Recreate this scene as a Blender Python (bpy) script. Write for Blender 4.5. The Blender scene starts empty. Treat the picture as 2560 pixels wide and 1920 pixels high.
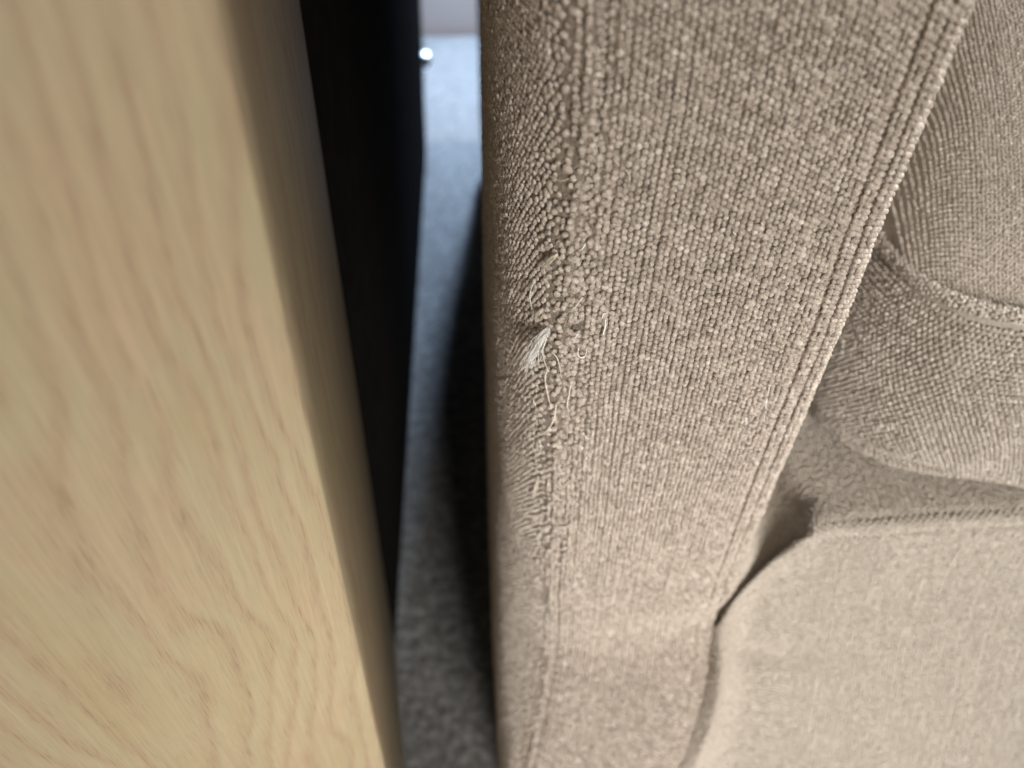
import bpy, math, random
import numpy as np
from mathutils import Matrix, Vector

random.seed(4)
rng = np.random.default_rng(7)
S = bpy.context.scene
COL = S.collection

# ------------------------------------------------------------------ camera
H = 0.70                      # camera height above the carpet
F = 1849.0                    # focal length in photo pixels (2560 wide)
CX, CY = 1280.0, 960.0
yv = np.array([-126., 1660., 1598.]); yv /= np.linalg.norm(yv)     # room depth axis in camera axes (right, up, forward)
nv = np.array([-26., -1540., 1598.]); nv /= np.linalg.norm(nv)     # straight down
zv = -nv
xv = np.cross(zv, yv); xv /= np.linalg.norm(xv)
if xv[0] < 0: xv = -xv
zv = np.cross(xv, yv); zv /= np.linalg.norm(zv)
if zv[1] < 0: zv = -zv
B = np.stack([xv, yv, zv])                                         # world = B @ cam
right, up, fwd = B[:, 0], B[:, 1], B[:, 2]
cd = bpy.data.cameras.new('camera')
cam = bpy.data.objects.new('camera', cd); COL.objects.link(cam)
m = Matrix.Identity(4)
for i in range(3):
    m[i][0], m[i][1], m[i][2] = right[i], up[i], -fwd[i]
m[2][3] = H
cam.matrix_world = m
cd.sensor_width = 36; cd.lens = F / 2560 * 36
cd.clip_start = 0.01; cd.clip_end = 50
cd.dof.use_dof = True
cd.dof.focus_distance = 0.232
cd.dof.aperture_fstop = 6.5
S.camera = cam

# ------------------------------------------------------------------ world and lamps
w = bpy.data.worlds.new('World'); S.world = w; w.use_nodes = True
bg = w.node_tree.nodes['Background']
bg.inputs[0].default_value = (1.0, 0.93, 0.84, 1); bg.inputs[1].default_value = 0.095
S.view_settings.view_transform = 'Standard'
S.view_settings.look = 'None'
S.view_settings.exposure = 0.0

def area(name, loc, target, sx, sy, power, col):
    l = bpy.data.lights.new(name, 'AREA'); l.shape = 'RECTANGLE'
    l.size, l.size_y, l.energy, l.color = sx, sy, power, col
    o = bpy.data.objects.new(name, l); COL.objects.link(o)
    o.location = loc
    o.rotation_euler = (Vector(target) - Vector(loc)).to_track_quat('-Z', 'Y').to_euler()
    return o
area('window_lamp', (1.40, 0.74, 1.40), (0.15, 0.2, 0.45), 0.6, 0.8, 52, (1.0, 0.985, 0.96))
fl_ = area('front_window_lamp', (0.36, -1.25, 0.90), (0.15, 0.16, 0.27), 0.42, 0.5, 2.75, (1.0, 0.97, 0.935))
fl_.data.spread = math.radians(38)
area('left_fill', (-0.60, -1.45, 1.12), (0.04, 0.2, 0.4), 1.0, 0.8, 3.4, (1.0, 0.86, 0.66))  # added fill to brighten the arm's outer side, no actual lamp there
area('back_window_lamp', (0.078, 1.80, 0.62), (-0.03, 1.0, 0.0), 0.035, 0.3, 46.0, (0.50, 0.69, 1.0))

# ------------------------------------------------------------------ helpers
def ray(px, py):
    c = np.array([(px - CX) / F, (CY - py) / F, 1.0])
    return B @ c                              # scale = depth along the optical axis
def on_y(px, py, y):
    r = ray(px, py); p = r * (y / r[1]); p[2] += H; return p
def on_z(px, py, z):
    r = ray(px, py); p = r * ((z - H) / r[2]); p[2] += H; return p

def mesh(name, V, Fc, mat=None, parent=None, smooth=True, attr=None, uv=None):
    V = np.asarray(V, dtype=np.float32).reshape(-1, 3)
    me = bpy.data.meshes.new(name)
    if isinstance(Fc, np.ndarray):
        n, k = Fc.shape
        me.vertices.add(len(V)); me.vertices.foreach_set('co', V.ravel())
        me.loops.add(n * k); me.loops.foreach_set('vertex_index', Fc.astype(np.int32).ravel())
        me.polygons.add(n); me.polygons.foreach_set('loop_start', np.arange(0, n * k, k, dtype=np.int32))
        me.polygons.foreach_set('loop_total', np.full(n, k, dtype=np.int32))
        me.update(calc_edges=True)
    else:
        me.from_pydata([tuple(map(float, v)) for v in V], [], Fc)
    if smooth: me.polygons.foreach_set('use_smooth', np.ones(len(me.polygons), dtype=bool))
    if attr is not None:
        a = me.attributes.new('tint', 'FLOAT', 'POINT'); a.data.foreach_set('value', np.asarray(attr, dtype=np.float32))
    if mat: me.materials.append(mat)
    o = bpy.data.objects.new(name, me); COL.objects.link(o)
    if parent: o.parent = parent
    return o

def empty(name, label, cat, loc=(0, 0, 0)):
    o = bpy.data.objects.new(name, None); COL.objects.link(o); o.location = loc
    o['label'] = label; o['category'] = cat
    return o

def sstep(a, b, x):
    t = np.clip((x - a) / (b - a), 0, 1); return t * t * (3 - 2 * t)

def vnoise(x, y, seed=0):
    """smooth value noise, vectorised"""
    xi, yi = np.floor(x), np.floor(y); fx, fy = x - xi, y - yi
    def h(a, b):
        s = np.sin(a * 127.1 + b * 311.7 + seed * 74.7) * 43758.5453; return s - np.floor(s)
    fx = fx * fx * (3 - 2 * fx); fy = fy * fy * (3 - 2 * fy)
    return (h(xi, yi) * (1 - fx) + h(xi + 1, yi) * fx) * (1 - fy) + (h(xi, yi + 1) * (1 - fx) + h(xi + 1, yi + 1) * fx) * fy - 0.5

def grid(name, P, us, vs, mat, parent, flip=False, tint=0.1):  # low tint paints the shade between the knots into the backing sheet
    U, Vv = np.meshgrid(us, vs)
    pts = P(U.ravel(), Vv.ravel())
    nu, nv_ = len(us), len(vs)
    i = np.arange((nv_ - 1) * (nu - 1)); r, c = i // (nu - 1), i % (nu - 1)
    a = r * nu + c
    f = np.stack([a, a + 1, a + nu + 1, a + nu], 1)
    if flip: f = f[:, ::-1]
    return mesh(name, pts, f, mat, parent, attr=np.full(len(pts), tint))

SEG = 7
_rings = [(0.0, 1.0), (40, 0.8), (75, 0.35), (110, -0.25)]
def weave(P, u0, u1, v0, v1, a, b, mat, parent, flip=False, keep=None, jit=None, ht=1.05, long=1.0, tsd=0.10):
    """knots of a hopsack weave laid in staggered columns over the surface P"""
    nu = max(2, int((u1 - u0) / a)); nv_ = max(2, int((v1 - v0) / b))
    I, J = np.meshgrid(np.arange(nu), np.arange(nv_))
    I, J = I.ravel(), J.ravel()
    u = u0 + (I + 0.5) * a; v = v0 + (J + 0.25 + 0.5 * (I % 2)) * b
    jj = np.full(len(u), 0.06) if jit is None else jit(u, v)
    col = rng.normal(0, 1, nu)[I]
    # the cloth is never dead straight: slow drift of warp and weft
    du = (vnoise(u * 55, v * 40, 3)) * a * 0.32; dv = (vnoise(u * 50, v * 60, 5)) * b * 0.35
    u = u + du + rng.normal(0, 1, len(u)) * jj * a + col * a * 0.05
    v = v + dv + rng.normal(0, 1, len(u)) * jj * b
    if keep is not None:
        k = keep(u, v); u, v, I, J, jj = u[k], v[k], I[k], J[k], jj[k]
    n = len(u); e = 3e-4
    p = P(u, v); pu = (P(u + e, v) - P(u - e, v)) / (2 * e); pv = (P(u, v + e) - P(u, v - e)) / (2 * e)
    pu /= np.linalg.norm(pu, axis=1)[:, None] + 1e-9; pv /= np.linalg.norm(pv, axis=1)[:, None] + 1e-9
    nn = np.cross(pu, pv); nn /= np.linalg.norm(nn, axis=1)[:, None] + 1e-9
    if flip: nn = -nn
    pv2 = np.cross(nn, pu)
    ang = rng.normal(0, 0.28 + jj, n) + 0.25
    c, s = np.cos(ang)[:, None], np.sin(ang)[:, None]
    t1 = pu * c + pv2 * s; t2 = -pu * s + pv2 * c
    sc = 1 + rng.normal(0, 0.08, n) + jj * rng.normal(0, 0.35, n)
    sc = np.clip(sc, 0.55, 1.5)
    ru = 0.535 * a * sc * rng.uniform(0.86, 1.12, n); rv = 0.545 * b * long * sc * rng.uniform(0.86, 1.15, n); rn = ht * a * sc * 0.62
    lift = 0.22 * a + rng.normal(0, 0.08, n) * a + jj * rng.normal(0, 0.25, n) * a
    # tilt each knot a little
    tl1, tl2 = rng.normal(0, 0.16, n), rng.normal(0.12, 0.16, n)
    V = np.zeros((n, 1 + 3 * SEG, 3), dtype=np.float32)
    base = p + nn * lift[:, None]
    V[:, 0] = base + nn * rn[:, None]
    for ri, (deg, hh) in enumerate(_rings[1:]):
        rad = math.sin(math.radians(deg))
        for k in range(SEG):
            th = 2 * math.pi * (k + 0.5 * ri) / SEG
            x, y = math.cos(th) * rad, math.sin(th) * rad
            V[:, 1 + ri * SEG + k] = base + t1 * (ru * x)[:, None] + t2 * (rv * y)[:, None] + nn * (rn * (hh + tl1 * x + tl2 * y))[:, None]
    fc = []
    for k in range(SEG):
        k2 = (k + 1) % SEG
        fc.append((0, 1 + k, 1 + k2))
        for ri in range(2):
            A, A2 = 1 + ri * SEG + k, 1 + ri * SEG + k2
            Bq, B2 = A + SEG, A2 + SEG
            fc += [(A, Bq, A2), (A2, Bq, B2)]
    fc = np.array(fc)
    if flip: pass
    FF = (fc[None] + (np.arange(n) * (1 + 3 * SEG))[:, None, None]).reshape(-1, 3)
    t = np.clip(0.5 + rng.normal(0, tsd, n), 0, 1)
    tint = np.repeat(t, 1 + 3 * SEG)
    o = mesh('weave', V.reshape(-1, 3), FF, mat, parent, attr=tint)
    o['kind'] = 'stuff'
    return o

def tubes(name, paths, radii, mat, parent, sides=5, kind=None):
    """several tapering strands joined into one mesh"""
    V, Fc = [], []
    for pts, r in zip(paths, radii):
        pts = np.asarray(pts, float); n = len(pts)
        rr = r if hasattr(r, '__len__') else [r * (1 - 0.55 * max(0, (i / (n - 1) - 0.6) / 0.4)) for i in range(n)]
        base = len(V)
        for i in range(n):
            t = pts[min(i + 1, n - 1)] - pts[max(i - 1, 0)]; t /= np.linalg.norm(t) + 1e-12
            a = np.cross(t, [0.31, 0.87, 0.38]); a /= np.linalg.norm(a) + 1e-12; b = np.cross(t, a)
            for k in range(sides):
                th = 2 * math.pi * k / sides
                V.append(pts[i] + (a * math.cos(th) + b * math.sin(th)) * rr[i])
        for i in range(n - 1):
            for k in range(sides):
                k2 = (k + 1) % sides
                Fc.append((base + i * sides + k, base + i * sides + k2, base + (i + 1) * sides + k2, base + (i + 1) * sides + k))
    o = mesh(name, V, np.array(Fc), mat, parent, attr=np.full(len(V), 0.6))
    if kind: o['kind'] = kind
    return o

def spline(pts, n=14):
    pts = np.asarray(pts, float)
    if len(pts) < 3:
        return np.array([pts[0] + (pts[-1] - pts[0]) * t for t in np.linspace(0, 1, n)])
    P0 = np.vstack([2 * pts[0] - pts[1], pts, 2 * pts[-1] - pts[-2]]); out = []
    m_ = len(pts) - 1
    for t in np.linspace(0, m_ - 1e-6, n):
        i = int(t); f = t - i; a, b, c, d = P0[i], P0[i + 1], P0[i + 2], P0[i + 3]
        out.append(0.5 * (2 * b + (c - a) * f + (2 * a - 5 * b + 4 * c - d) * f * f + (3 * b - a - 3 * c + d) * f ** 3))
    return np.array(out)

def box(name, x0, x1, y0, y1, z0, z1, mat, parent=None, M=None):
    v = np.array([(x, y, z) for x in (x0, x1) for y in (y0, y1) for z in (z0, z1)], float)
    if M is not None: v = np.array([tuple(M @ Vector(p)) for p in v])
    f = [(0, 1, 3, 2), (4, 6, 7, 5), (0, 4, 5, 1), (2, 3, 7, 6), (0, 2, 6, 4), (1, 5, 7, 3)]
    return mesh(name, v, f, mat, parent, smooth=False)

# ------------------------------------------------------------------ materials
def new_mat(name):
    mt = bpy.data.materials.new(name); mt.use_nodes = True
    return mt, mt.node_tree.nodes, mt.node_tree.links, mt.node_tree.nodes['Principled BSDF']
def N(nodes, typ, **kw):
    n = nodes.new(typ)
    for k, v in kw.items():
        if k in n.inputs: n.inputs[k].default_value = v
        else: setattr(n, k, v)
    return n
def ramp(nodes, stops):
    r = nodes.new('ShaderNodeValToRGB'); e = r.color_ramp.elements
    e[0].position, e[0].color = stops[0][0], (*stops[0][1], 1); e[1].position, e[1].color = stops[-1][0], (*stops[-1][1], 1)
    for p, c in stops[1:-1]:
        x = e.new(p); x.color = (*c, 1)
    return r

def fabric(name, dark, mid, light, fine=5200, fleck=1.3):
    mt, nd, lk, bs = new_mat(name)
    at = N(nd, 'ShaderNodeAttribute', attribute_name='tint')
    tc = N(nd, 'ShaderNodeTexCoord')
    nz = N(nd, 'ShaderNodeTexNoise', Scale=fine * 0.3, Detail=3.0, Roughness=0.6); lk.new(tc.outputs['Object'], nz.inputs['Vector'])
    big = N(nd, 'ShaderNodeTexNoise', Scale=38.0, Detail=3.0); lk.new(tc.outputs['Object'], big.inputs['Vector'])
    m1 = N(nd, 'ShaderNodeMath', operation='MULTIPLY_ADD'); lk.new(nz.outputs[0], m1.inputs[0]); m1.inputs[1].default_value = fleck; m1.inputs[2].default_value = -0.5 * fleck
    m2 = N(nd, 'ShaderNodeMath', operation='ADD'); lk.new(at.outputs['Fac'], m2.inputs[0]); lk.new(m1.outputs[0], m2.inputs[1])
    m3 = N(nd, 'ShaderNodeMath', operation='MULTIPLY_ADD'); lk.new(big.outputs[0], m3.inputs[0]); m3.inputs[1].default_value = 0.08; m3.inputs[2].default_value = -0.04
    m4 = N(nd, 'ShaderNodeMath', operation='ADD'); lk.new(m2.outputs[0], m4.inputs[0]); lk.new(m3.outputs[0], m4.inputs[1])
    cr = ramp(nd, [(0.0, dark), (0.5, mid), (1.0, light)]); lk.new(m4.outputs[0], cr.inputs[0])
    lk.new(cr.outputs[0], bs.inputs['Base Color'])
    bs.inputs['Roughness'].default_value = 0.62
    bs.inputs['Specular IOR Level'].default_value = 0.42
    bs.inputs['Sheen Weight'].default_value = 0.25; bs.inputs['Sheen Roughness'].default_value = 0.5
    mp = N(nd, 'ShaderNodeMapping'); mp.inputs['Rotation'].default_value = (0.3, 0.5, 0.6); mp.inputs['Scale'].default_value = (1, 0.3, 1); lk.new(tc.outputs['Object'], mp.inputs['Vector'])
    fb = N(nd, 'ShaderNodeTexNoise', Scale=fine * 0.35, Detail=2.0); lk.new(mp.outputs[0], fb.inputs['Vector'])
    bp = N(nd, 'ShaderNodeBump', Strength=0.55, Distance=0.00035); lk.new(fb.outputs[0], bp.inputs['Height'])
    lk.new(bp.outputs[0], bs.inputs['Normal'])
    return mt
M_fab = fabric('beige_weave', (0.14, 0.108, 0.08), (0.405, 0.338, 0.277), (0.70, 0.63, 0.555))
M_low = fabric('base_weave', (0.20, 0.16, 0.125), (0.375, 0.325, 0.268), (0.60, 0.54, 0.47), 5200, 0.5)
M_cus = fabric('cushion_weave', (0.15, 0.118, 0.09), (0.39, 0.335, 0.28), (0.66, 0.60, 0.54))

def plain(name, col, rough=0.8, metal=0.0, spec=0.4):
    mt, nd, lk, bs = new_mat(name)
    bs.inputs['Base Color'].default_value = (*col, 1); bs.inputs['Roughness'].default_value = rough
    bs.inputs['Metallic'].default_value = metal; bs.inputs['Specular IOR Level'].default_value = spec
    return mt
def fibre(name, a, b):
    mt, nd, lk, bs = new_mat(name)
    tc = N(nd, 'ShaderNodeTexCoord'); nz = N(nd, 'ShaderNodeTexNoise', Scale=2200.0, Detail=2.0); lk.new(tc.outputs['Object'], nz.inputs['Vector'])
    cr = ramp(nd, [(0.38, a), (0.6, b)]); lk.new(nz.outputs[0], cr.inputs[0]); lk.new(cr.outputs[0], bs.inputs['Base Color'])
    bs.inputs['Roughness'].default_value = 0.45
    return mt
M_white = fibre('pale_fibre', (0.78, 0.75, 0.68), (1.0, 0.99, 0.96))
M_thread = plain('beige_fibre', (0.76, 0.69, 0.57), 0.6)
M_chrome = plain('chrome', (0.96, 0.97, 1.0), 0.42, 1.0)

def shaded_side():  # near-black colour stands in for the shade on the cabinet's side
    mt, nd, lk, bs = new_mat('side_shade')
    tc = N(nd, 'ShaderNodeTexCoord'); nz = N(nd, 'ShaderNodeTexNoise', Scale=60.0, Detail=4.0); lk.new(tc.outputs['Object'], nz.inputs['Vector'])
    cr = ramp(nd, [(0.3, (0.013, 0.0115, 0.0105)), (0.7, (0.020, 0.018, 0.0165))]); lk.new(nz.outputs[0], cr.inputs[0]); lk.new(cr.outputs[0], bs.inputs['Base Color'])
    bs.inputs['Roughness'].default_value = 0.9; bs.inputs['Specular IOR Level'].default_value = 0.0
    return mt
M_side_shade = shaded_side()

def oak():
    mt, nd, lk, bs = new_mat('pale_oak')
    tc = N(nd, 'ShaderNodeTexCoord')
    sp = N(nd, 'ShaderNodeSeparateXYZ'); lk.new(tc.outputs['Object'], sp.inputs[0])   # x across the board, z along the grain
    def mth(op, a, b=None, c=None):
        n = N(nd, 'ShaderNodeMath', operation=op)
        for i, q in enumerate((a, b, c)):
            if q is None: continue
            if isinstance(q, (int, float)): n.inputs[i].default_value = q
            else: lk.new(q, n.inputs[i])
        return n.outputs[0]
    # warp
    mp = N(nd, 'ShaderNodeMapping'); mp.inputs['Scale'].default_value = (18, 18, 6); lk.new(tc.outputs['Object'], mp.inputs['Vector'])
    nw = N(nd, 'ShaderNodeTexNoise', Scale=1.0, Detail=2.5, Roughness=0.5); lk.new(mp.outputs[0], nw.inputs['Vector'])
    warp = mth('SUBTRACT', nw.outputs[0], 0.5)
    mp2 = N(nd, 'ShaderNodeMapping'); mp2.inputs['Scale'].default_value = (150, 150, 36); lk.new(tc.outputs['Object'], mp2.inputs['Vector'])
    nw2 = N(nd, 'ShaderNodeTexNoise', Scale=1.0, Detail=2.0); lk.new(mp2.outputs[0], nw2.inputs['Vector'])
    w2 = mth('SUBTRACT', nw2.outputs[0], 0.5)
    # growth rings cut by a flat-sawn board: hyperbolas round the pith
    dx = mth('ADD', sp.outputs['X'], 0.068)
    dz = mth('MULTIPLY_ADD', sp.outputs['Z'], -0.055, 0.052)
    r = mth('SQRT', mth('ADD', mth('MULTIPLY', dx, dx), mth('MULTIPLY', dz, dz)))
    r = mth('ADD', r, mth('MULTIPLY', warp, 0.046))
    r = mth('ADD', r, mth('MULTIPLY', w2, 0.0024))
    ph = mth('FRACT', mth('MULTIPLY', r, 140.0))
    band = ramp(nd, [(0.0, (0.25,) * 3), (0.16, (0.0,) * 3), (0.55, (0.3,) * 3), (0.86, (1.0,) * 3), (1.0, (0.3,) * 3)]); lk.new(ph, band.inputs[0])
    # pores
    mp3 = N(nd, 'ShaderNodeMapping'); mp3.inputs['Scale'].default_value = (1900, 1900, 90); lk.new(tc.outputs['Object'], mp3.inputs['Vector'])
    po = N(nd, 'ShaderNodeTexNoise', Scale=1.0, Detail=2.0, Roughness=0.55); lk.new(mp3.outputs[0], po.inputs['Vector'])
    por = ramp(nd, [(0.50, (0.0,) * 3), (0.72, (1.0,) * 3)]); lk.new(po.outputs[0], por.inputs[0])
    pm = mth('MULTIPLY', por.outputs[0], mth('MULTIPLY_ADD', band.outputs[0], 0.75, 0.22))
    # tone drift
    mp4 = N(nd, 'ShaderNodeMapping'); mp4.inputs['Scale'].default_value = (34, 34, 12); lk.new(tc.outputs['Object'], mp4.inputs['Vector'])
    dr = N(nd, 'ShaderNodeTexNoise', Scale=1.0, Detail=3.0); lk.new(mp4.outputs[0], dr.inputs['Vector'])
    c0 = ramp(nd, [(0.32, (0.385, 0.305, 0.176)), (0.5, (0.40, 0.33, 0.205)), (0.66, (0.43, 0.32, 0.203))]); lk.new(dr.outputs[0], c0.inputs[0])
    mx = N(nd, 'ShaderNodeMix', data_type='RGBA'); lk.new(mth('MULTIPLY', band.outputs[0], mth('MULTIPLY_ADD', nw2.outputs[0], 0.8, 0.30)), mx.inputs[0]); lk.new(c0.outputs[0], mx.inputs[6]); mx.inputs[7].default_value = (0.36, 0.26, 0.165, 1)
    mx2 = N(nd, 'ShaderNodeMix', data_type='RGBA'); lk.new(mth('MULTIPLY', pm, 0.62), mx2.inputs[0]); lk.new(mx.outputs[2], mx2.inputs[6]); mx2.inputs[7].default_value = (0.21, 0.14, 0.075, 1)
    mp5 = N(nd, 'ShaderNodeMapping'); mp5.inputs['Scale'].default_value = (620, 620, 9); lk.new(tc.outputs['Object'], mp5.inputs['Vector'])
    stk = N(nd, 'ShaderNodeTexNoise', Scale=1.0, Detail=3.0, Roughness=0.65); lk.new(mp5.outputs[0], stk.inputs['Vector'])
    hsv = N(nd, 'ShaderNodeHueSaturation'); lk.new(mth('MULTIPLY_ADD', stk.outputs[0], 0.4, 0.80), hsv.inputs['Value']); lk.new(mx2.outputs[2], hsv.inputs['Color'])
    lk.new(hsv.outputs[0], bs.inputs['Base Color'])
    bs.inputs['Roughness'].default_value = 0.55; bs.inputs['Specular IOR Level'].default_value = 0.35
    bp = N(nd, 'ShaderNodeBump', Strength=0.5, Distance=0.0002); bp.invert = True; lk.new(pm, bp.inputs['Height']); lk.new(bp.outputs[0], bs.inputs['Normal'])
    return mt
M_oak = oak()

def carpet_mat():
    mt, nd, lk, bs = new_mat('grey_carpet')
    tc = N(nd, 'ShaderNodeTexCoord')
    a = N(nd, 'ShaderNodeTexNoise', Scale=160.0, Detail=4.0, Roughness=0.7); lk.new(tc.outputs['Object'], a.inputs['Vector'])
    cr = ramp(nd, [(0.3, (0.055, 0.053, 0.05)), (0.5, (0.13, 0.127, 0.12)), (0.7, (0.25, 0.245, 0.235))]); lk.new(a.outputs[0], cr.inputs[0]); lk.new(cr.outputs[0], bs.inputs['Base Color'])
    bs.inputs['Roughness'].default_value = 0.95; bs.inputs['Specular IOR Level'].default_value = 0.1
    bp = N(nd, 'ShaderNodeBump', Strength=0.5, Distance=0.003); lk.new(a.outputs[0], bp.inputs['Height']); lk.new(bp.outputs[0], bs.inputs['Normal'])
    return mt
M_carpet = carpet_mat()
M_wall = plain('wall_paint', (0.38, 0.34, 0.325), 0.9)

# ------------------------------------------------------------------ the setting
xs = np.concatenate([[-3, -1, -0.3], np.arange(-0.12, 0.121, 0.004), [0.3, 1, 3]])
ys = np.concatenate([[-3, -0.5], np.arange(0.10, 0.9, 0.004), np.arange(0.9, 1.86, 0.02)])
def Pcarpet(u, v):
    z = rng.uniform(-1, 1, len(u)) * 0.0010
    z = np.where((np.abs(u) < 0.125) & (v > 0.09), z, 0)
    return np.stack([u, v, z - 0.002], 1)
fl = grid('carpet', Pcarpet, xs, ys, M_carpet, None); fl['kind'] = 'structure'
wl = box('back_wall', -3, 3, 1.86, 1.96, -0.01, 2.4, M_wall); wl['kind'] = 'structure'

# ------------------------------------------------------------------ sofa arm
Y0 = 0.177
sofa = empty('sofa', 'beige woven fabric sofa with a frayed and snagged front arm corner beside the oak cabinet', 'sofa', (0.08, 0.2, 0))
sofa_inv = Matrix.Translation(-Vector((0.08, 0.2, 0)))
def adopt(o, p=None):      # keep world positions although the parent empty is off the origin
    if o.parent == sofa: o.matrix_parent_inverse = sofa_inv
    return o

# side profile of the arm front: straight down, then it flares forward low down
zz = np.linspace(0.74, 0.012, 1457)
slope = 0.72 * sstep(0.328, 0.288, zz) * (1 - sstep(0.235, 0.16, zz)) - 0.5 * sstep(0.2, 0.1, zz)
yy = Y0 - np.concatenate([[0], np.cumsum(slope[1:] * np.abs(np.diff(zz)))])
arc = np.concatenate([[0], np.cumsum(np.hypot(np.diff(zz), np.diff(yy)))])
def prof(v): return np.interp(v, arc, yy), np.interp(v, arc, zz)
def v_of_z(z): return np.interp(-z, -zz, arc)

def hit_front(px, py):
    r = ray(px, py); lo, hi = 0.05, 1.2
    for _ in range(50):
        mid = (lo + hi) / 2; y, z = r[1] * mid, r[2] * mid + H
        if y < np.interp(-z, -zz, yy): lo = mid
        else: hi = mid
    return r * mid + np.array([0, 0, H])
K = 2560 / 2212
Lpx = [(1243, -60), (1245, 100), (1233, 300), (1216, 450), (1204, 600), (1193, 720), (1186, 850), (1181, 1000), (1178, 1200), (1179, 1400), (1166, 1480), (1150, 1560), (1128, 1659), (1112, 1730)]
Rpx = [(2150, -60), (2125, 0), (2050, 180), (1972, 370), (1905, 520), (1846, 680), (1780, 830), (1700, 1010), (1620, 1200), (1556, 1340), (1552, 1400), (1540, 1480), (1516, 1560), (1472, 1659), (1440, 1730)]
Lp = np.array([hit_front(x * K, y * K) for x, y in Lpx]); Rp = np.array([hit_front(x * K, y * K) for x, y in Rpx])
def smooth_curve(z, x):
    o = np.argsort(-z); z, x = z[o], x[o]
    g = np.linspace(0.74, 0.10, 300); y = np.interp(-g, -z, x)
    k = np.ones(13) / 13; yp = np.convolve(np.pad(y, 6, mode='edge'), k, 'valid')
    return g, yp
gL, xL = smooth_curve(Lp[:, 2], Lp[:, 0]); gR, xR = smooth_curve(Rp[:, 2], Rp[:, 0])
def XL(z): return np.interp(-z, -gL, xL)
def XR(z): return np.interp(-z, -gR, xR)
print('arm left x', XL(np.array([.62, .5, .4, .3, .25])), 'right', XR(np.array([.62, .5, .4, .3, .25])))
W0 = float(np.mean(XR(np.linspace(.6, .4, 9)) - XL(np.linspace(.6, .4, 9))))
print('arm width', W0)
RAD = 0.0085
FLAT = W0 - RAD
pits = []                                   # worn holes: (u, v, radius, depth)
def front_uv(px, py):
    p = hit_front(px, py); z = p[2]
    wloc = XR(z) - XL(z)
    return (p[0] - XL(z)) / wloc * W0, float(v_of_z(z))
for px, py, rad, dep in [(1378, 796, 0.0017, 0.003), (1382, 822, 0.0017, 0.003), (1366, 1052, 0.0012, 0.003), (1440, 818, 0.0013, 0.003), (1434, 725, 0.0010, 0.002), (1447, 660, 0.0009, 0.002),
                         (1866, 1038, 0.0011, 0.002), (1922, 958, 0.0010, 0.002), (1360, 1095, 0.0014, 0.002)]:
    u_, v_ = front_uv(px, py); pits.append((max(u_, 0.0006), v_, rad, dep))

vz = lambda z: float(v_of_z(z))
v_hole = vz(0.335)
va, vb = vz(0.60), vz(0.40)
def Pfront(u, v):
    y, z = prof(v)
    w_ = XR(z) - XL(z); x = XL(z) + np.minimum(u, FLAT) * w_ / W0
    s = u / W0
    # seam ridges, stitch grooves and a gentle pillow
    off = 0.0022 * np.sin(np.pi * np.clip((u - 0.008) / (W0 - 0.017), 0, 1)) ** 0.8
    off = off + 0.0008 * np.exp(-((u - 0.0032) / 0.0024) ** 2) - 0.0014 * np.exp(-((u - 0.0070) / 0.0012) ** 2) - 0.0030 * np.exp(-((u + 0.0002) / 0.0015) ** 2)
    fade = 0.68 - 0.38 * sstep(vb - 0.12, vb + 0.04, v)
    off = off + fade * (0.0006 * np.exp(-((u - (W0 - 0.0040)) / 0.0024) ** 2) - 0.0012 * np.exp(-((u - (W0 - 0.0082)) / 0.0010) ** 2) + 0.0007 * np.exp(-((u - (W0 - 0.0112)) / 0.0016) ** 2) - 0.0010 * np.exp(-((u - (W0 - 0.0142)) / 0.0011) ** 2))
    off = off + 0.0008 * vnoise(u * 45, v * 30, 2) + 0.0007 * vnoise(u * 110, v * 12, 4)
    # pull creases running in from the corner where the arm meets the base
    d = (v - v_hole) - (W0 - u) * 0.55
    off = off - 0.0022 * np.exp(-(d / 0.012) ** 2) * sstep(0.055, 0.085, u)
    d2 = (v - v_hole + 0.028) - (W0 - u) * 0.25
    off = off + 0.0022 * np.exp(-(d2 / 0.014) ** 2) * sstep(0.02, 0.08, u)
    for pu_, pv_, rad, dep in pits:
        off = off - dep * np.exp(-(((u - pu_) ** 2 + (v - pv_) ** 2) / rad ** 2))
    # outward direction of the profile in the y-z plane
    e = 1e-3; y2, z2 = prof(v + e); ty, tz = y2 - y, z2 - z; l = np.hypot(ty, tz) + 1e-12
    ny, nz = tz / l, -ty / l
    # round the inner edge
    t = np.clip(u - FLAT, 0, None); th = np.clip(t / RAD, 0, np.pi / 2); rest = np.clip(t - RAD * np.pi / 2, 0, None)
    x = x + RAD * np.sin(th)
    y = y + RAD * (1 - np.cos(th)) + rest
    k = np.cos(th)
    return np.stack([x + off * np.sin(th), y + ny * off * k, z + nz * off * k], 1)
def side_x(u, z):            # the outer side swells outward behind the corner seam, then runs back and tucks under
    tgt = 0.0070 + 0.012 * sstep(0.10, 0.5, u) + 0.045 * sstep(0.12, 0.05, z)
    return XL(z) + (tgt - XL(z)) * (1 - np.exp(-u / 0.026))
def Pside(u, v):
    y, z = prof(v)
    x = side_x(u, z)
    off = -0.0026 * np.exp(-((u + 0.0002) / 0.0016) ** 2) + 0.0010 * (1 - np.exp(-(u / 0.004) ** 2)) + 0.0012 * vnoise(u * 40, v * 25, 8)
    return np.stack([x - off, y + u, z], 1)

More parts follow.
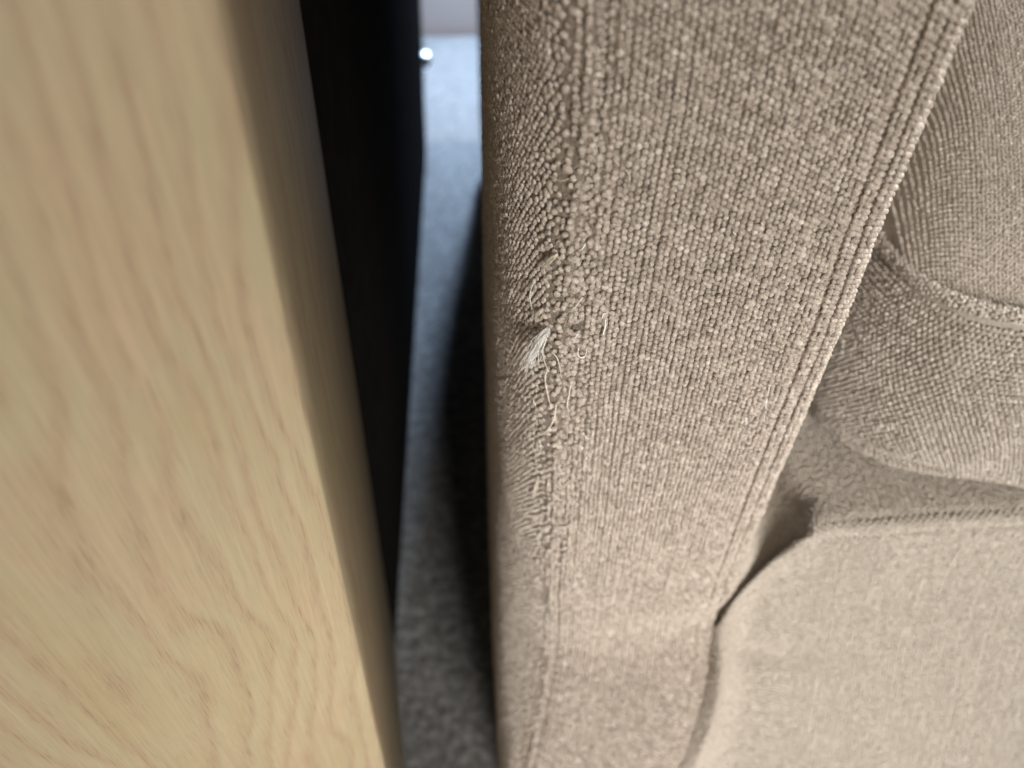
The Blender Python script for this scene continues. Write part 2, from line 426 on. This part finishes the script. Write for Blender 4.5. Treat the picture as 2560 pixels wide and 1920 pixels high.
us = np.concatenate([np.arange(0, FLAT + RAD * 1.6, 0.0009), FLAT + RAD * 1.6 + np.array([0.004, 0.02, 0.05, 0.12, 0.5, 1.1])])
vs = np.arange(0.0, 0.60, 0.0012)
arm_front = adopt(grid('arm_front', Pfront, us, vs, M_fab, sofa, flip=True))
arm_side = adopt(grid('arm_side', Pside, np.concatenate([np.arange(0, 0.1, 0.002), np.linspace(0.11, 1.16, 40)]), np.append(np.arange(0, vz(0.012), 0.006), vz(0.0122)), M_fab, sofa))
A, Bp = 0.00188, 0.0020
v_top, v_bot = vz(0.68), vz(0.19)
def keep_f(u, v):
    k = np.ones(len(u), bool)
    for pu_, pv_, rad, dep in pits: k &= ((u - pu_) ** 2 + (v - pv_) ** 2) > (rad * 0.9) ** 2
    return k & (u > 0.0009 + 0.0004 * sstep(vb - 0.03, vb + 0.03, v)) & ((np.abs(u - 0.0070) > 0.0007) | (v < vb - 0.02))
def jit_f(u, v):   # the cloth is worn along the outer seam
    return 0.05 + 0.13 * np.exp(-((u - 0.006) / 0.010) ** 2) * sstep(va - 0.05, va + 0.03, v) * (1 - sstep(vb - 0.03, vb + 0.06, v)) + 0.05 * np.exp(-(u / 0.01) ** 2)
adopt(weave(Pfront, 0.0003, FLAT + RAD * 1.7, v_top, v_bot, A, Bp, M_fab, arm_front, flip=True, keep=keep_f, jit=jit_f))
adopt(weave(lambda a_, b_: Pside(b_, a_), v_top, v_bot, 0.0012, 0.24, A, Bp, M_fab, arm_side, flip=True, ht=0.62, keep=lambda v, u: u > 0.0012 + 0.0004 * sstep(vb - 0.03, vb + 0.03, v), jit=lambda v, u: 0.04 + 0.1 * np.exp(-(u / 0.012) ** 2)))

# ------------------------------------------------------------------ seat base: deck and front pad
ZD = H - 0.292
seam_px = [(2700, 1072), (2440, 1088), (2212, 1106), (2000, 1118), (1850, 1132), (1770, 1142)]
seam = [on_z(x * K, y * K, ZD) for x, y in seam_px]
corner = [((1748, 1150), 0.185, ), ((1720, 1195), 0.1845), ((1680, 1240), 0.1835), ((1640, 1275), 0.1825), ((1615, 1320), 0.181), ((1590, 1345), 0.180), ((1560, 1362), 0.179), ((1536, 1378), 0.1795)]
for (x, y), yv_ in corner: seam.append(on_y(x * K, y * K, yv_))
seam = spline(seam, 120)
seg = np.concatenate([[0], np.cumsum(np.linalg.norm(np.diff(seam, axis=0), axis=1))]); LS = seg[-1]
def Seam(u): return np.stack([np.interp(u, seg, seam[:, i]) for i in range(3)], 1)
u_c = seg[np.argmin(np.abs(seam[:, 0] - on_z(1760 * K, 1146 * K, ZD)[0]))]
print('seam length', LS, 'corner at', u_c, seam[0], seam[-1])
xin = float(np.mean(XR(np.linspace(.45, .34, 5))))
_g = np.linspace(0, LS, 400); _k = np.hanning(71); _k /= _k.sum()
_sf = np.stack([np.convolve(np.pad(np.interp(_g, seg, seam[:, i]), 35, mode='reflect', reflect_type='odd'), _k, 'valid') for i in range(3)], 1)
_k2 = np.hanning(171); _k2 /= _k2.sum()
_sf2 = np.stack([np.convolve(np.pad(np.interp(_g, seg, seam[:, i]), 85, mode='reflect', reflect_type='odd'), _k2, 'valid') for i in range(3)], 1)
def SeamBroad(u): return np.stack([np.interp(u, _g, _sf2[:, i]) for i in range(3)], 1)
def SeamSoft(u): return np.stack([np.interp(u, _g, _sf[:, i]) for i in range(3)], 1)
# deck: from the seam back under the cushion, falling into the corner beside the arm
DD = 0.26
def Pdeck(u, v):
    f = Seam(u); t = v / DD
    w_ = sstep(0.0, 0.022, v)[:, None]
    f = f * (1 - w_) + SeamSoft(u) * w_
    k = sstep(u_c - 0.055, u_c + 0.06, u)
    gx = f[:, 0] * (1 - k) + (xin - 0.012) * k
    bx = np.where(k > 0, gx, f[:, 0])
    back = np.stack([bx, f[:, 1] + 0.26 * (1 - k) + 0.032 * k, ZD + 0.006 * (1 - k) - 0.004 * k + 0 * u], 1)
    p = f + (back - f) * t[:, None]
    sag = 0.004 * np.exp(-(v / 0.010) ** 2)
    puff = k * (1 - np.exp(-v / 0.010))
    p[:, 1] -= 0.0015 * puff; p[:, 2] += 0.013 * puff
    p[:, 2] += -0.0028 * (1 - k) * np.exp(-(v / 0.0035) ** 2) + 0.0012 * vnoise(u * 40, v * 40, 12)
    return p
PT = 0.30
def Ppad(u, v):
    """front pad below the seam: u along the seam, v down its face"""
    w1 = sstep(0.0, 0.02, v)[:, None]; w2 = sstep(0.01, 0.07, v)[:, None]
    f = (Seam(u) * (1 - w1) + SeamSoft(u) * w1) * (1 - w2) + SeamBroad(u) * w2
    # every column ends on a common lower line
    pf_y, pf_z = np.interp(v / PT, np.linspace(0, 1, len(padv)), pady), np.interp(v / PT, np.linspace(0, 1, len(padv)), padz)
    top = np.stack([f[:, 0], pf_y, pf_z], 1)
    k = np.exp(-(v / 0.055) ** 2)
    # seam columns near the corner start lower: slide them along the face
    zs = f[:, 2]
    z = zs + (padz[-1] - zs) * (v / PT)
    ypf = np.interp(-z, -padz, pady)
    ya = np.interp(-z, -zz, yy) + 0.0105; kx = sstep(0.045, 0.0, LS - u) * sstep(0.0, 0.02, v)
    ypf = ypf * (1 - kx) + ya * kx
    roll = 0.010 * np.sqrt(np.clip(1 - np.exp(-v / 0.006), 0, 1))
    blend = np.exp(-v / 0.035)
    y = ypf * (1 - blend) + f[:, 1] * blend
    xk = XR(np.clip(z, 0.12, 0.7)) - 0.004
    lean = np.clip((LS - u) / 0.10, 0, 1)
    # left boundary follows the arm seam
    x = f[:, 0] + (xk - f[:, 0]) * (1 - sstep(0, 0.16, (LS - u))) * sstep(0.0, 0.014, v)
    x = x - sstep(0.16, 0.0, LS - u) * 0.0 
    off = 0.0042 * (1 - np.exp(-v / 0.005)) - 0.002 * np.exp(-(v / 0.0016) ** 2) - 0.0020 * np.exp(-((v - 0.0092) / 0.0016) ** 2)
    off = off - 0.0050 * np.exp(-((LS - u) / 0.006) ** 2) * (1 - 0.3 * sstep(0, 0.2, v))
    # folds pulled out of the corner
    xr = x - xin
    d1 = (z - 0.318) + 0.02 * xr
    off = off - 0.0065 * np.exp(-(d1 / 0.006) ** 2) * np.exp(-np.clip(xr, 0, None) / 0.035) + 0.003 * np.exp(-((d1 - 0.018) / 0.010) ** 2) * np.exp(-np.clip(xr, 0, None) / 0.05)
    d2 = (z - 0.372) - 0.10 * (xr - 0.03)
    off = off - 0.0018 * np.exp(-(d2 / 0.006) ** 2) * np.exp(-((xr - 0.045) / 0.025) ** 2)
    off = off + 0.0014 * vnoise(x * 30, z * 30, 15) + 0.0009 * vnoise(x * 70 + z * 40, z * 22, 16)
    kc = sstep(u_c - 0.03, u_c + 0.005, u)
    return np.stack([x, y - off * (0.85 - 0.5 * kc), z + off * (0.4 - 0.4 * kc)], 1)
padz = np.linspace(ZD, 0.10, 200)
sl = 0.10 + 0.42 * sstep(ZD, ZD - 0.10, padz) - 0.75 * sstep(0.24, 0.14, padz)
pady = 0.188 - np.concatenate([[0], np.cumsum(sl[1:] * np.abs(np.diff(padz)))])
padv = padz
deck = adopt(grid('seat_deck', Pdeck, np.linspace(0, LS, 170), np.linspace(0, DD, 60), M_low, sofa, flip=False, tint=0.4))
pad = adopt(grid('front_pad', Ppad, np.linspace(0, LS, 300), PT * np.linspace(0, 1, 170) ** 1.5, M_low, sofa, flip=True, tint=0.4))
a2 = 0.0019
adopt(weave(Pdeck, 0.0, LS, 0.0, 0.10, a2, a2, M_low, deck, flip=True, ht=0.45, tsd=0.05, jit=lambda u, v: np.full(len(u), 0.03)))
adopt(weave(Ppad, 0.0, LS - 0.001, 0.0, 0.22, a2, a2, M_low, pad, ht=0.55, tsd=0.06, jit=lambda u, v: np.full(len(u), 0.02)))

# topstitching along the pad's seam
paths = []
uu = 0.10
while uu < u_c - 0.004:
    q = Ppad(np.array([uu, uu + 0.0014, uu + 0.0028]), np.full(3, 0.0085)); q[:, 1] -= 0.0006; q[:, 2] += 0.0006
    paths.append(q); uu += 0.0044
st = adopt(tubes('topstitching', paths, [0.0004] * len(paths), M_thread, pad, 5, 'stuff'))

# ------------------------------------------------------------------ cushion
ZP = H - 0.190
cus = empty('seat_cushion', 'plump beige woven seat cushion with a piped edge, tucked against the sofa arm', 'cushion', (0.3, 0.4, 0.42))
cus_inv = Matrix.Translation(-Vector((0.3, 0.4, 0.42)))
def adopt_c(o):
    if o.parent == cus: o.matrix_parent_inverse = cus_inv
    return o
pip_px = [(2750, 742), (2500, 712), (2330, 694), (2212, 684), (2110, 664), (2040, 637), (1965, 590), (1905, 527), (1866, 470), (1835, 400)]
pipe = [on_z(x * K, y * K, ZP) for x, y in pip_px]
pipe.append(pipe[-1] + np.array([-0.003, 0.06, 0.002])); pipe.append(pipe[-1] + np.array([0, 0.4, 0]))
pipe = np.array(pipe)
print('pipe', pipe[[3, 6, 7, 9]])
pipe = spline(pipe, 160)
pseg = np.concatenate([[0], np.cumsum(np.linalg.norm(np.diff(pipe, axis=0), axis=1))]); LP = pseg[-1]
tan = np.gradient(pipe, axis=0); tan /= np.linalg.norm(tan, axis=1)[:, None]
outw = np.stack([tan[:, 1] * -1, tan[:, 0], 0 * tan[:, 0]], 1)          # horizontal, away from the cushion
if outw[20] @ np.array([0, -1, 0]) < 0: outw = -outw
kk = np.ones(15) / 15
for c_ in range(2): outw[:, c_] = np.convolve(np.pad(outw[:, c_], 7, mode='edge'), kk, 'valid')
outw /= np.linalg.norm(outw, axis=1)[:, None]
def Pipe(u): return np.stack([np.interp(u, pseg, pipe[:, i]) for i in range(3)], 1), np.stack([np.interp(u, pseg, outw[:, i]) for i in range(3)], 1)
CH = 0.098                                                            # boxing height
def Pbox(u, v):
    p, o = Pipe(u); t = v / CH
    bul = 0.0135 * np.sin(np.pi * np.clip(t, 0, 1)) ** 0.75 + 0.010 * t - 0.016 * sstep(0.82, 1.05, t)
    bul = bul + 0.0045 * vnoise(u * 22, v * 30, 21) + 0.003 * vnoise(u * 40 + v * 40, v * 18, 22) - 0.0055 * np.exp(-((v - 0.081 + 0.05 * (p[:, 0] - 0.205)) / 0.0042) ** 2) * np.exp(-((p[:, 0] - 0.205) / 0.032) ** 2)
    z = p[:, 2] - v * 0.98
    q = p + o * bul[:, None]; q[:, 2] = z - 0.002
    return q
CI = np.array([0.36, 0.46])                                            # the top panel runs in from the piping to its middle
def Ptop(u, v):
    p, o = Pipe(u)
    c = np.stack([np.full(len(u), CI[0]), np.full(len(u), CI[1]) + 0.0 * u], 1)
    d = c - p[:, :2]; L = np.linalg.norm(d, axis=1); d = d / L[:, None]
    x = p[:, 0] + d[:, 0] * v; y = p[:, 1] + d[:, 1] * v
    z = p[:, 2] + 0.024 * (1 - np.exp(-v / 0.055)) - 0.0025 * np.exp(-v / 0.005) + 0.002 * vnoise(x * 25, y * 25, 25)
    return np.stack([x, y, z], 1)
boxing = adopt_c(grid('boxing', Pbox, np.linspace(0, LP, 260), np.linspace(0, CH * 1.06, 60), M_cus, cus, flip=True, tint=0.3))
# top: straight cloth grid clipped by the piping outline
def Ptx(u, v):     # u = x, v = y; dome height from distance to the piping
    d = np.full(len(u), 9.0)
    for i in range(0, len(pipe) - 1):
        a_, b_ = pipe[i, :2], pipe[i + 1, :2]; ab = b_ - a_
        t = np.clip(((u - a_[0]) * ab[0] + (v - a_[1]) * ab[1]) / (ab @ ab), 0, 1)
        d = np.minimum(d, np.hypot(u - a_[0] - ab[0] * t, v - a_[1] - ab[1] * t))
    fr = pipe[:, 0] > 0.1815; o_ = np.argsort(pipe[fr, 0])
    yf = np.interp(u, pipe[fr, 0][o_], pipe[fr, 1][o_])
    yf = yf * 0.32 + 0.68 * (0.222 + 0.024 * np.exp(-np.clip(u - 0.18, -0.02, None) / 0.022))
    t = np.clip(v - yf, 0, None)
    z = ZP + (0.19 * (1 - np.exp(-t / 0.16))) * (1 - np.exp(-d / 0.010)) - 0.0035 * np.exp(-d / 0.005) + 0.002 * vnoise(u * 25, v * 25, 25)
    return np.stack([u, v, z], 1)
def inside(u, v):
    poly = np.vstack([pipe[:, :2], [[1.2, pipe[-1, 1]], [1.2, pipe[0, 1]]]])
    c = np.zeros(len(u), bool); j = len(poly) - 1
    for i in range(len(poly)):
        xi, yi = poly[i]; xj, yj = poly[j]
        c ^= ((yi > v) != (yj > v)) & (u < (xj - xi) * (v - yi) / (yj - yi + 1e-12) + xi); j = i
    return c
# radial grid for the sheet itself
def Psheet(u, v):
    p, o = Pipe(u); c = np.array([0.42, 0.55])
    xy = p[:, :2] + (c - p[:, :2]) * v[:, None] ** 1.3
    return Ptx(xy[:, 0], xy[:, 1])
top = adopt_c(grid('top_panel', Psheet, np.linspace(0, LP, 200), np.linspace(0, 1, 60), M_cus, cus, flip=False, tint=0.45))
A3 = 0.00195
adopt_c(weave(lambda a_, b_: Pbox(b_, a_), 0.0015, CH * 1.05, 0.0, LP - 0.42, A3, A3, M_cus, boxing, flip=True, ht=0.95))
x_lo, x_hi = pipe[:, 0].min(), 0.40
adopt_c(weave(Ptx, x_lo, x_hi, 0.20, 0.42, A3 * 0.74, A3 * 0.74, M_cus, top, keep=lambda u, v: inside(u, v), ht=1.0))
# piping: a covered cord, wrapped with the same cloth
pr = 0.0026
pp = pipe[::1]
pv_o = pp + outw * 0.0012 + np.array([0, 0, 0.0006])
cord = adopt_c(tubes('piping', [pv_o], [[pr * 0.9] * len(pv_o)], M_cus, cus, 10))
def Pcord(u, v):
    p, o = Pipe(u); p = p + o * 0.0012 + np.array([0, 0, 0.0006])
    th = v / pr
    return p + o * (pr * np.cos(th))[:, None] + np.array([0, 0, 1.0]) * (pr * np.sin(th))[:, None]
adopt_c(weave(Pcord, 0.0, LP - 0.42, -0.6 * pr, 2.6 * pr, 0.0017, 0.0017, M_cus, cord, flip=True, ht=0.5, jit=lambda u, v: np.full(len(u), 0.12)))

# ------------------------------------------------------------------ frayed yarn, snags and lint on the arm
def hit_arm(px, py):
    r = ray(px, py); d = np.linspace(0.1, 0.8, 2801)
    q = r[None] * d[:, None]; q[:, 2] += H
    u = q[:, 1] - np.interp(-q[:, 2], -zz, yy)
    ok = (u > 0) & (q[:, 0] > side_x(np.clip(u, 0, None), q[:, 2]))
    return q[np.argmax(ok)] if ok.any() else hit_front(px, py)
def strand(pxs, lift, n=16, free=False):
    pts = []
    for i, (x, y) in enumerate(pxs):
        p = (hit_front if free else hit_arm)(x, y); r = p - np.array([0, 0, H]); r /= np.linalg.norm(r)
        l = lift[i] if hasattr(lift, '__len__') else lift
        pts.append(p - r * (l + (0 if free else 0.0022)))
    return spline(pts, n)
def bundle(name, pxs, lift, nf, spread, rad, mat, free=False):
    c = strand(pxs, lift, 14, free); P_, R_ = [], []
    for i in range(nf):
        o = rng.normal(0, 1, 3) * spread * 0.5; e = rng.normal(0, 1, 3) * spread; wv = rng.normal(0, 1, 3) * spread * 0.5
        ln = rng.uniform(0.55, 1.06); t = np.linspace(0, 1, 14)[:, None]
        base = np.stack([np.interp(np.linspace(0, min(ln, 1), 14), np.linspace(0, 1, 14), c[:, k]) for k in range(3)], 1)
        P_.append(base + o * np.minimum(1, t * 3 + 0.3) + e * t ** 1.6 + wv * np.sin(t * 5 + i) * t + rng.normal(0, 1, (14, 3)) * spread * 0.10 * t); R_.append(rad)
    return adopt(tubes(name, P_, R_, mat, sofa, 4))
bundle('frayed_tuft', [(1370, 822), (1352, 848), (1334, 880), (1322, 905), (1314, 922)], [0.001, 0.003, 0.0045, 0.0045, 0.0045], 70, 0.0013, 0.00009, M_white, True)['label'] = 'largest tuft of pale frayed yarn'
bundle('frayed_tuft', [(1394, 636), (1376, 652), (1362, 668), (1358, 690)], [0.0, 0.003, 0.004, 0.004], 26, 0.0006, 0.00006, M_thread)
bundle('frayed_tuft', [(1449, 826), (1443, 836), (1436, 845)], [0.001, 0.003, 0.004], 22, 0.0003, 0.00007, M_white)
bundle('frayed_tuft', [(1360, 770), (1345, 785), (1332, 795)], [0.0, 0.004, 0.004], 24, 0.0008, 0.00006, M_thread)
bundle('frayed_tuft', [(1346, 1190), (1339, 1225), (1337, 1252)], [0.0, 0.003, 0.003], 18, 0.0005, 0.00007, M_thread)
bundle('frayed_tuft', [(1345, 1048), (1334, 1060), (1326, 1066)], [0.0, 0.003, 0.003], 22, 0.0007, 0.00007, M_thread)
bundle('frayed_tuft', [(1325, 1138), (1312, 1150), (1308, 1166)], [0.0, 0.003, 0.003], 22, 0.0008, 0.00007, M_thread)
bundle('frayed_tuft', [(1868, 1040), (1864, 1050), (1872, 1058)], [0.001, 0.002, 0.002], 18, 0.0005, 0.00006, M_white)
loose = [
    ([(1447, 870), (1445, 885), (1452, 894), (1463, 890), (1467, 872)], 0.0022, 0.00016, M_white),
    ([(1464, 609), (1457, 621), (1447, 628)], 0.002, 0.00015, M_white),
    ([(1456, 744), (1444, 760), (1430, 777)], 0.002, 0.00016, M_thread),
    ([(1516, 782), (1507, 788), (1505, 799)], 0.002, 0.00015, M_white),
    ([(1368, 925), (1363, 950), (1370, 988), (1378, 1022)], 0.002, 0.00018, M_thread),
    ([(1390, 1012), (1387, 1040), (1376, 1066), (1356, 1086), (1336, 1089)], [0.001, 0.003, 0.005, 0.006, 0.006], 0.00019, M_thread),
    ([(1427, 960), (1422, 990), (1418, 1014), (1424, 1030)], 0.0018, 0.00018, M_thread),
    ([(1380, 880), (1395, 900), (1404, 945)], 0.002, 0.00012, M_thread),
    ([(1372, 930), (1360, 900), (1358, 870)], 0.002, 0.0001, M_thread),
    ([(1459, 1082), (1465, 1094), (1474, 1096), (1483, 1084)], 0.002, 0.00014, M_white),
    ([(1925, 962), (1916, 1005), (1910, 1056)], 0.0018, 0.00015, M_white),
    ([(1832, 577), (1838, 588), (1828, 594)], 0.0018, 0.00014, M_white),
    ([(1735, 548), (1733, 565), (1740, 574)], 0.0018, 0.00012, M_thread),
    ([(1326, 1262), (1316, 1258), (1308, 1268)], 0.003, 0.00012, M_thread),
    ([(1348, 1100), (1352, 1120), (1345, 1140)], 0.003, 0.00014, M_white),
    ([(1342, 985), (1334, 1000), (1340, 1018)], 0.003, 0.00012, M_thread),
    ([(1352, 1330), (1345, 1345), (1350, 1362)], 0.003, 0.00012, M_white),
    ([(1338, 700), (1325, 735), (1330, 775)], 0.004, 0.0001, M_white),
    ([(1508, 835), (1513, 815), (1513, 795)], 0.0018, 0.0002, M_white),
    ([(1655, 770), (1667, 785), (1660, 798)], 0.0018, 0.0001, M_white),
    ([(1375, 440), (1400, 452), (1425, 446)], 0.0018, 0.0001, M_thread),
    ([(1560, 420), (1575, 440), (1572, 470)], 0.0018, 0.00009, M_thread),
    ([(1790, 330), (1812, 345), (1822, 372)], 0.0018, 0.00010, M_thread),
    ([(1985, 290), (1975, 320), (1990, 350)], 0.0018, 0.00010, M_thread),
]
for pxs, lift, rad, mt in loose:
    adopt(tubes('loose_thread', [strand(pxs, lift, 18)], [rad * 1.35], mt, sofa, 6))
# short fuzz standing off the cloth
P_, R_ = [], []
for i in range(2600):
    u = rng.uniform(0.001, FLAT + RAD); v = rng.uniform(v_top, vz(0.33))
    dens = 0.35 + 0.65 * math.exp(-(u / 0.016) ** 2) + 0.4 * math.exp(-((W0 - u) / 0.012) ** 2)
    if rng.uniform() > dens: continue
    p = Pfront(np.array([u, u + 1e-3]), np.array([v, v]))
    d = rng.normal(0, 1, 3) * np.array([1, 0.5, 1]) + np.array([0, -0.5, 0]); d /= np.linalg.norm(d)
    b = rng.normal(0, 1, 3) * 0.6; L = rng.uniform(0.0012, 0.0032)
    st_ = p[0] + np.array([0, -0.0007, 0])
    P_.append([st_ + d * L * t + b * L * t * t for t in (0, 0.33, 0.66, 1)]); R_.append(0.000028)
adopt(tubes('lint_fuzz', P_, R_, M_thread, arm_front, 3, 'stuff'))

# ------------------------------------------------------------------ oak cabinet
e1 = on_y(640 * K, 800 * K, 0.126)             # front corner of the oak panel
print('oak corner', e1)
PHI = math.radians(27)
cab = empty('oak_cabinet', 'pale oak cabinet with a shaded side coloured near black, standing close to the sofa arm', 'cabinet', (e1[0], e1[1], 0))
LEAN = math.radians(2.2)                       # the cabinet stands a little out of true
cab.rotation_euler = (0, LEAN, PHI)
cab.location = Vector((e1[0], e1[1], 0)) - Matrix.Rotation(PHI, 3, 'Z') @ Vector((math.sin(LEAN) * e1[2], 0, 0))
# local axes: x across the face (corner at x = 0, body towards -x), y = depth behind the face, z up
import bmesh
def bevel_prism(name, outline, z0, z1, r, mat, parent):
    bm = bmesh.new()
    lo = [bm.verts.new((x, y, z0)) for x, y in outline]; hi = [bm.verts.new((x, y, z1)) for x, y in outline]
    n = len(outline)
    bm.faces.new(lo[::-1]); bm.faces.new(hi)
    for i in range(n): bm.faces.new((lo[i], lo[(i + 1) % n], hi[(i + 1) % n], hi[i]))
    bmesh.ops.recalc_face_normals(bm, faces=bm.faces)
    bmesh.ops.bevel(bm, geom=list(bm.edges), offset=r, segments=4, profile=0.5, affect='EDGES')
    me = bpy.data.meshes.new(name); bm.to_mesh(me); bm.free(); me.materials.append(mat)
    for p in me.polygons: p.use_smooth = True
    me.set_sharp_from_angle(angle=math.radians(40))
    o = bpy.data.objects.new(name, me); COL.objects.link(o); o.parent = parent
    return o
PSI = math.radians(7) - PHI                        # the side runs back a little outward from the face
PD = 0.187
sx, sy_ = -math.sin(PSI) * PD, math.cos(PSI) * PD
panel = bevel_prism('front_panel', [(0, 0), (sx, sy_), (-0.36, sy_), (-0.36, 0)], 0.02, 0.85, 0.0014, M_oak, cab)
# side along the gap behind the panel, its shade painted near black
cf = on_z(868 * K, 1450 * K, 0.0)
print('cabinet side foot', cf)
cinv = (Matrix.Translation(cab.location) @ cab.rotation_euler.to_matrix().to_4x4()).inverted()
xs_ = cf[0]
ex, ey = e1[0] - math.sin(math.radians(7)) * PD, e1[1] + math.cos(math.radians(7)) * PD
exf = ex - 0.576 * math.tan(LEAN) - 0.001
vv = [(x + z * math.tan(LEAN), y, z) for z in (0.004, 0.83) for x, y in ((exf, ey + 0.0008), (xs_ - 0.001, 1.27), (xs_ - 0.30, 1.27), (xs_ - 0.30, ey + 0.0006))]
side = mesh('side_panel', vv, [(0, 3, 2, 1), (4, 5, 6, 7), (0, 1, 5, 4), (1, 2, 6, 5), (2, 3, 7, 6), (3, 0, 4, 7)], M_side_shade, cab, smooth=False); side.matrix_parent_inverse = cinv
g = on_z(1061, 152, 0.04)
bm = bmesh.new(); bmesh.ops.create_uvsphere(bm, u_segments=20, v_segments=12, radius=0.013)  # chrome ball added only to catch a glint of unknown origin
me = bpy.data.meshes.new('glint_ball'); bm.to_mesh(me); bm.free(); me.materials.append(M_chrome)
for p in me.polygons: p.use_smooth = True
glint = bpy.data.objects.new('glint_ball', me); COL.objects.link(glint); glint.parent = cab; glint.matrix_parent_inverse = cinv
sy = 1.262; rr = ray(1061, 152); tt = sy / rr[1]
glint.location = (rr[0] * tt, sy, rr[2] * tt + H)
print('glint', glint.location)
